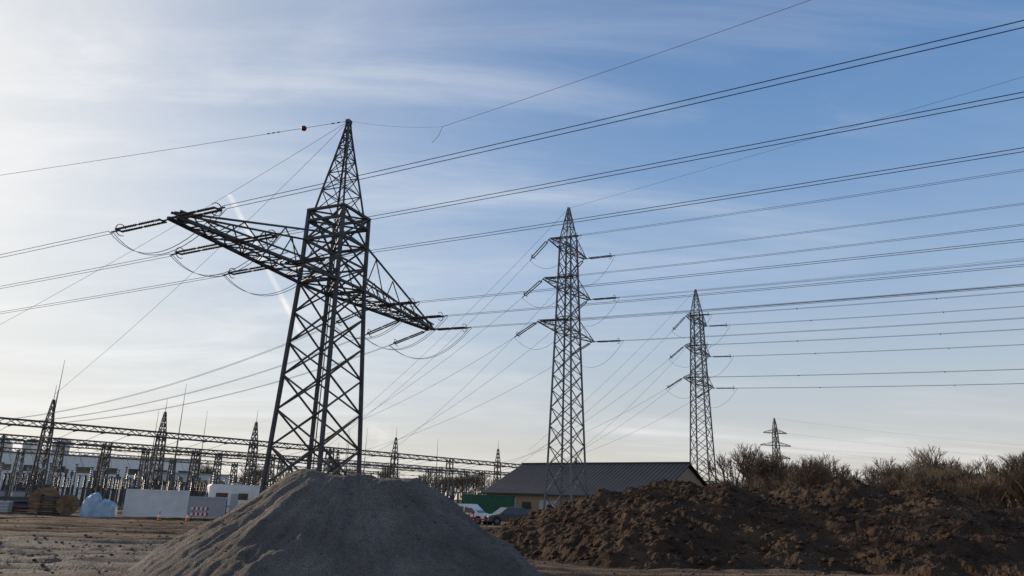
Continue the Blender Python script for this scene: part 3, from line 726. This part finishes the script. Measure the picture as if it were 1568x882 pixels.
el[0].position=0; el[0].color=(*stops[0][1],1); el[1].position=1; el[1].color=(*stops[-1][1],1)
for p,c in stops[1:-1]: q=el.new(p); q.color=(*c,1)
grad=mixc(1.,rp.outputs[0],(1/STR,1/STR,1/STR),'MULTIPLY')
base=mixc(.86,sky.outputs[0],grad)
ds=N.new('ShaderNodeVectorMath'); ds.operation='DOT_PRODUCT'; ds.inputs[1].default_value=sd; L.new(tc.outputs['Generated'],ds.inputs[0])
ca=M('MAXIMUM',ds.outputs['Value'],0.)
g1=M('POWER',ca,4.); g2=M('POWER',ca,14.)
glow=M('ADD',M('MULTIPLY',g1,.50),M('MULTIPLY',g2,.48),cl=True)
base=mixc(glow,base,(1.06/STR,1.02/STR,.93/STR))
zc=M('ADD',M('MAXIMUM',sp.outputs[2],0.),.12); cx=M('DIVIDE',sp.outputs[0],zc); cy=M('DIVIDE',sp.outputs[1],zc)
cb=N.new('ShaderNodeCombineXYZ'); L.new(cx,cb.inputs[0]); L.new(cy,cb.inputs[1])
def cloud(rot,scl,s,lo,hi,seed,det=8,rough=.6,dist=.6,vec=None):
    mp=N.new('ShaderNodeMapping'); mp.inputs['Rotation'].default_value=(0,0,rot); mp.inputs['Scale'].default_value=scl; mp.inputs['Location'].default_value=(seed,seed*.7,0); L.new(vec or cb.outputs[0],mp.inputs[0])
    no=N.new('ShaderNodeTexNoise'); no.inputs['Scale'].default_value=s; no.inputs['Detail'].default_value=det; no.inputs['Roughness'].default_value=rough; no.inputs['Distortion'].default_value=dist; L.new(mp.outputs[0],no.inputs[0])
    mr=N.new('ShaderNodeMapRange'); mr.interpolation_type='SMOOTHSTEP'; mr.inputs[1].default_value=lo; mr.inputs[2].default_value=hi; L.new(no.outputs['Fac'],mr.inputs[0]); return mr.outputs[0]
c1=cloud(math.radians(25),(.35,1.6,1),.9,.40,.82,3.1); c2=cloud(math.radians(-20),(.5,2.2,1),1.6,.44,.82,8.3); cp=cloud(0,(1,1,1),.35,.33,.62,1.7,3)
c3=cloud(math.radians(60),(.6,1.5,1),1.5,.41,.70,12.4)
lw=N.new('ShaderNodeMapRange'); lw.inputs[1].default_value=.05; lw.inputs[2].default_value=-.5; lw.inputs[3].default_value=0; lw.inputs[4].default_value=1; L.new(sp.outputs[0],lw.inputs[0])
cl=M('ADD',M('MULTIPLY',M('ADD',M('MULTIPLY',c1,.9),M('MULTIPLY',c2,.65)),cp),M('MULTIPLY',M('MULTIPLY',c3,lw.outputs[0]),.9),cl=True)
d1=Vector((-.381,.931,.379)).normalized(); d2=Vector((-.289,.9776,.219)).normalized(); nn=d1.cross(d2).normalized()
dp=N.new('ShaderNodeVectorMath'); dp.operation='DOT_PRODUCT'; dp.inputs[1].default_value=nn; L.new(tc.outputs['Generated'],dp.inputs[0])
ct=N.new('ShaderNodeMapRange'); ct.interpolation_type='SMOOTHSTEP'; ct.inputs[1].default_value=.0006; ct.inputs[2].default_value=.0050; ct.inputs[3].default_value=1; ct.inputs[4].default_value=0; L.new(M('ABSOLUTE',dp.outputs['Value']),ct.inputs[0])
zr=M('MULTIPLY',M('GREATER_THAN',sp.outputs[2],.2),M('LESS_THAN',sp.outputs[2],.36))
cn=cloud(0,(1,1,1),2.2,.4,.62,5.5,3); left=M('LESS_THAN',sp.outputs[0],0.)
ctf=M('MULTIPLY',M('MULTIPLY',M('MULTIPLY',ct.outputs[0],zr),M('ADD',M('MULTIPLY',cn,.5),.45)),left)
tot=M('ADD',M('MULTIPLY',cl,.66),ctf,cl=True)
fin=mixc(tot,base,(.92/STR,.92/STR,.93/STR))
# distant steam plume near the horizon
sv=Vector((-.1724,.982,.076)).normalized()
dd=N.new('ShaderNodeVectorMath'); dd.operation='DISTANCE'; dd.inputs[1].default_value=sv; L.new(tc.outputs['Generated'],dd.inputs[0])
sn=cloud(0,(1,1,1.4),38.,.36,.62,2.2,5,.55,.3,tc.outputs['Generated'])
sm=N.new('ShaderNodeMapRange'); sm.interpolation_type='SMOOTHSTEP'; sm.inputs[1].default_value=.008; sm.inputs[2].default_value=.026; sm.inputs[3].default_value=1; sm.inputs[4].default_value=0; L.new(dd.outputs['Value'],sm.inputs[0])
fin=mixc(M('MULTIPLY',M('MULTIPLY',sn,sm.outputs[0]),.6),fin,(.86/STR,.84/STR,.82/STR))
L.new(fin,bg.inputs['Color'])
sl=bpy.data.lights.new('sun','SUN'); sl.energy=4.6; sl.angle=math.radians(.5); sl.color=(1,.83,.62); so=bpy.data.objects.new('sun',sl)
so.rotation_euler=sd.to_track_quat('Z','Y').to_euler(); so.location=(-50,50,60); scene.collection.objects.link(so)
# ------------------------------------------------------------ camera
th=math.atan(.289); ro=.031
F=Vector((0,math.cos(th),math.sin(th))); R0=Vector((1,0,0)); U0=Vector((0,-math.sin(th),math.cos(th)))
R=R0*math.cos(ro)+U0*math.sin(ro); U=U0*math.cos(ro)-R0*math.sin(ro)
cam=bpy.data.cameras.new('camera'); cam.lens=26; cam.sensor_width=36; cam.clip_start=.1; cam.clip_end=9000
co=bpy.data.objects.new('camera',cam); m=Matrix((R,U,-F)).transposed().to_4x4(); m.translation=Vector((0,0,EYE)); co.matrix_world=m
scene.collection.objects.link(co); scene.camera=co
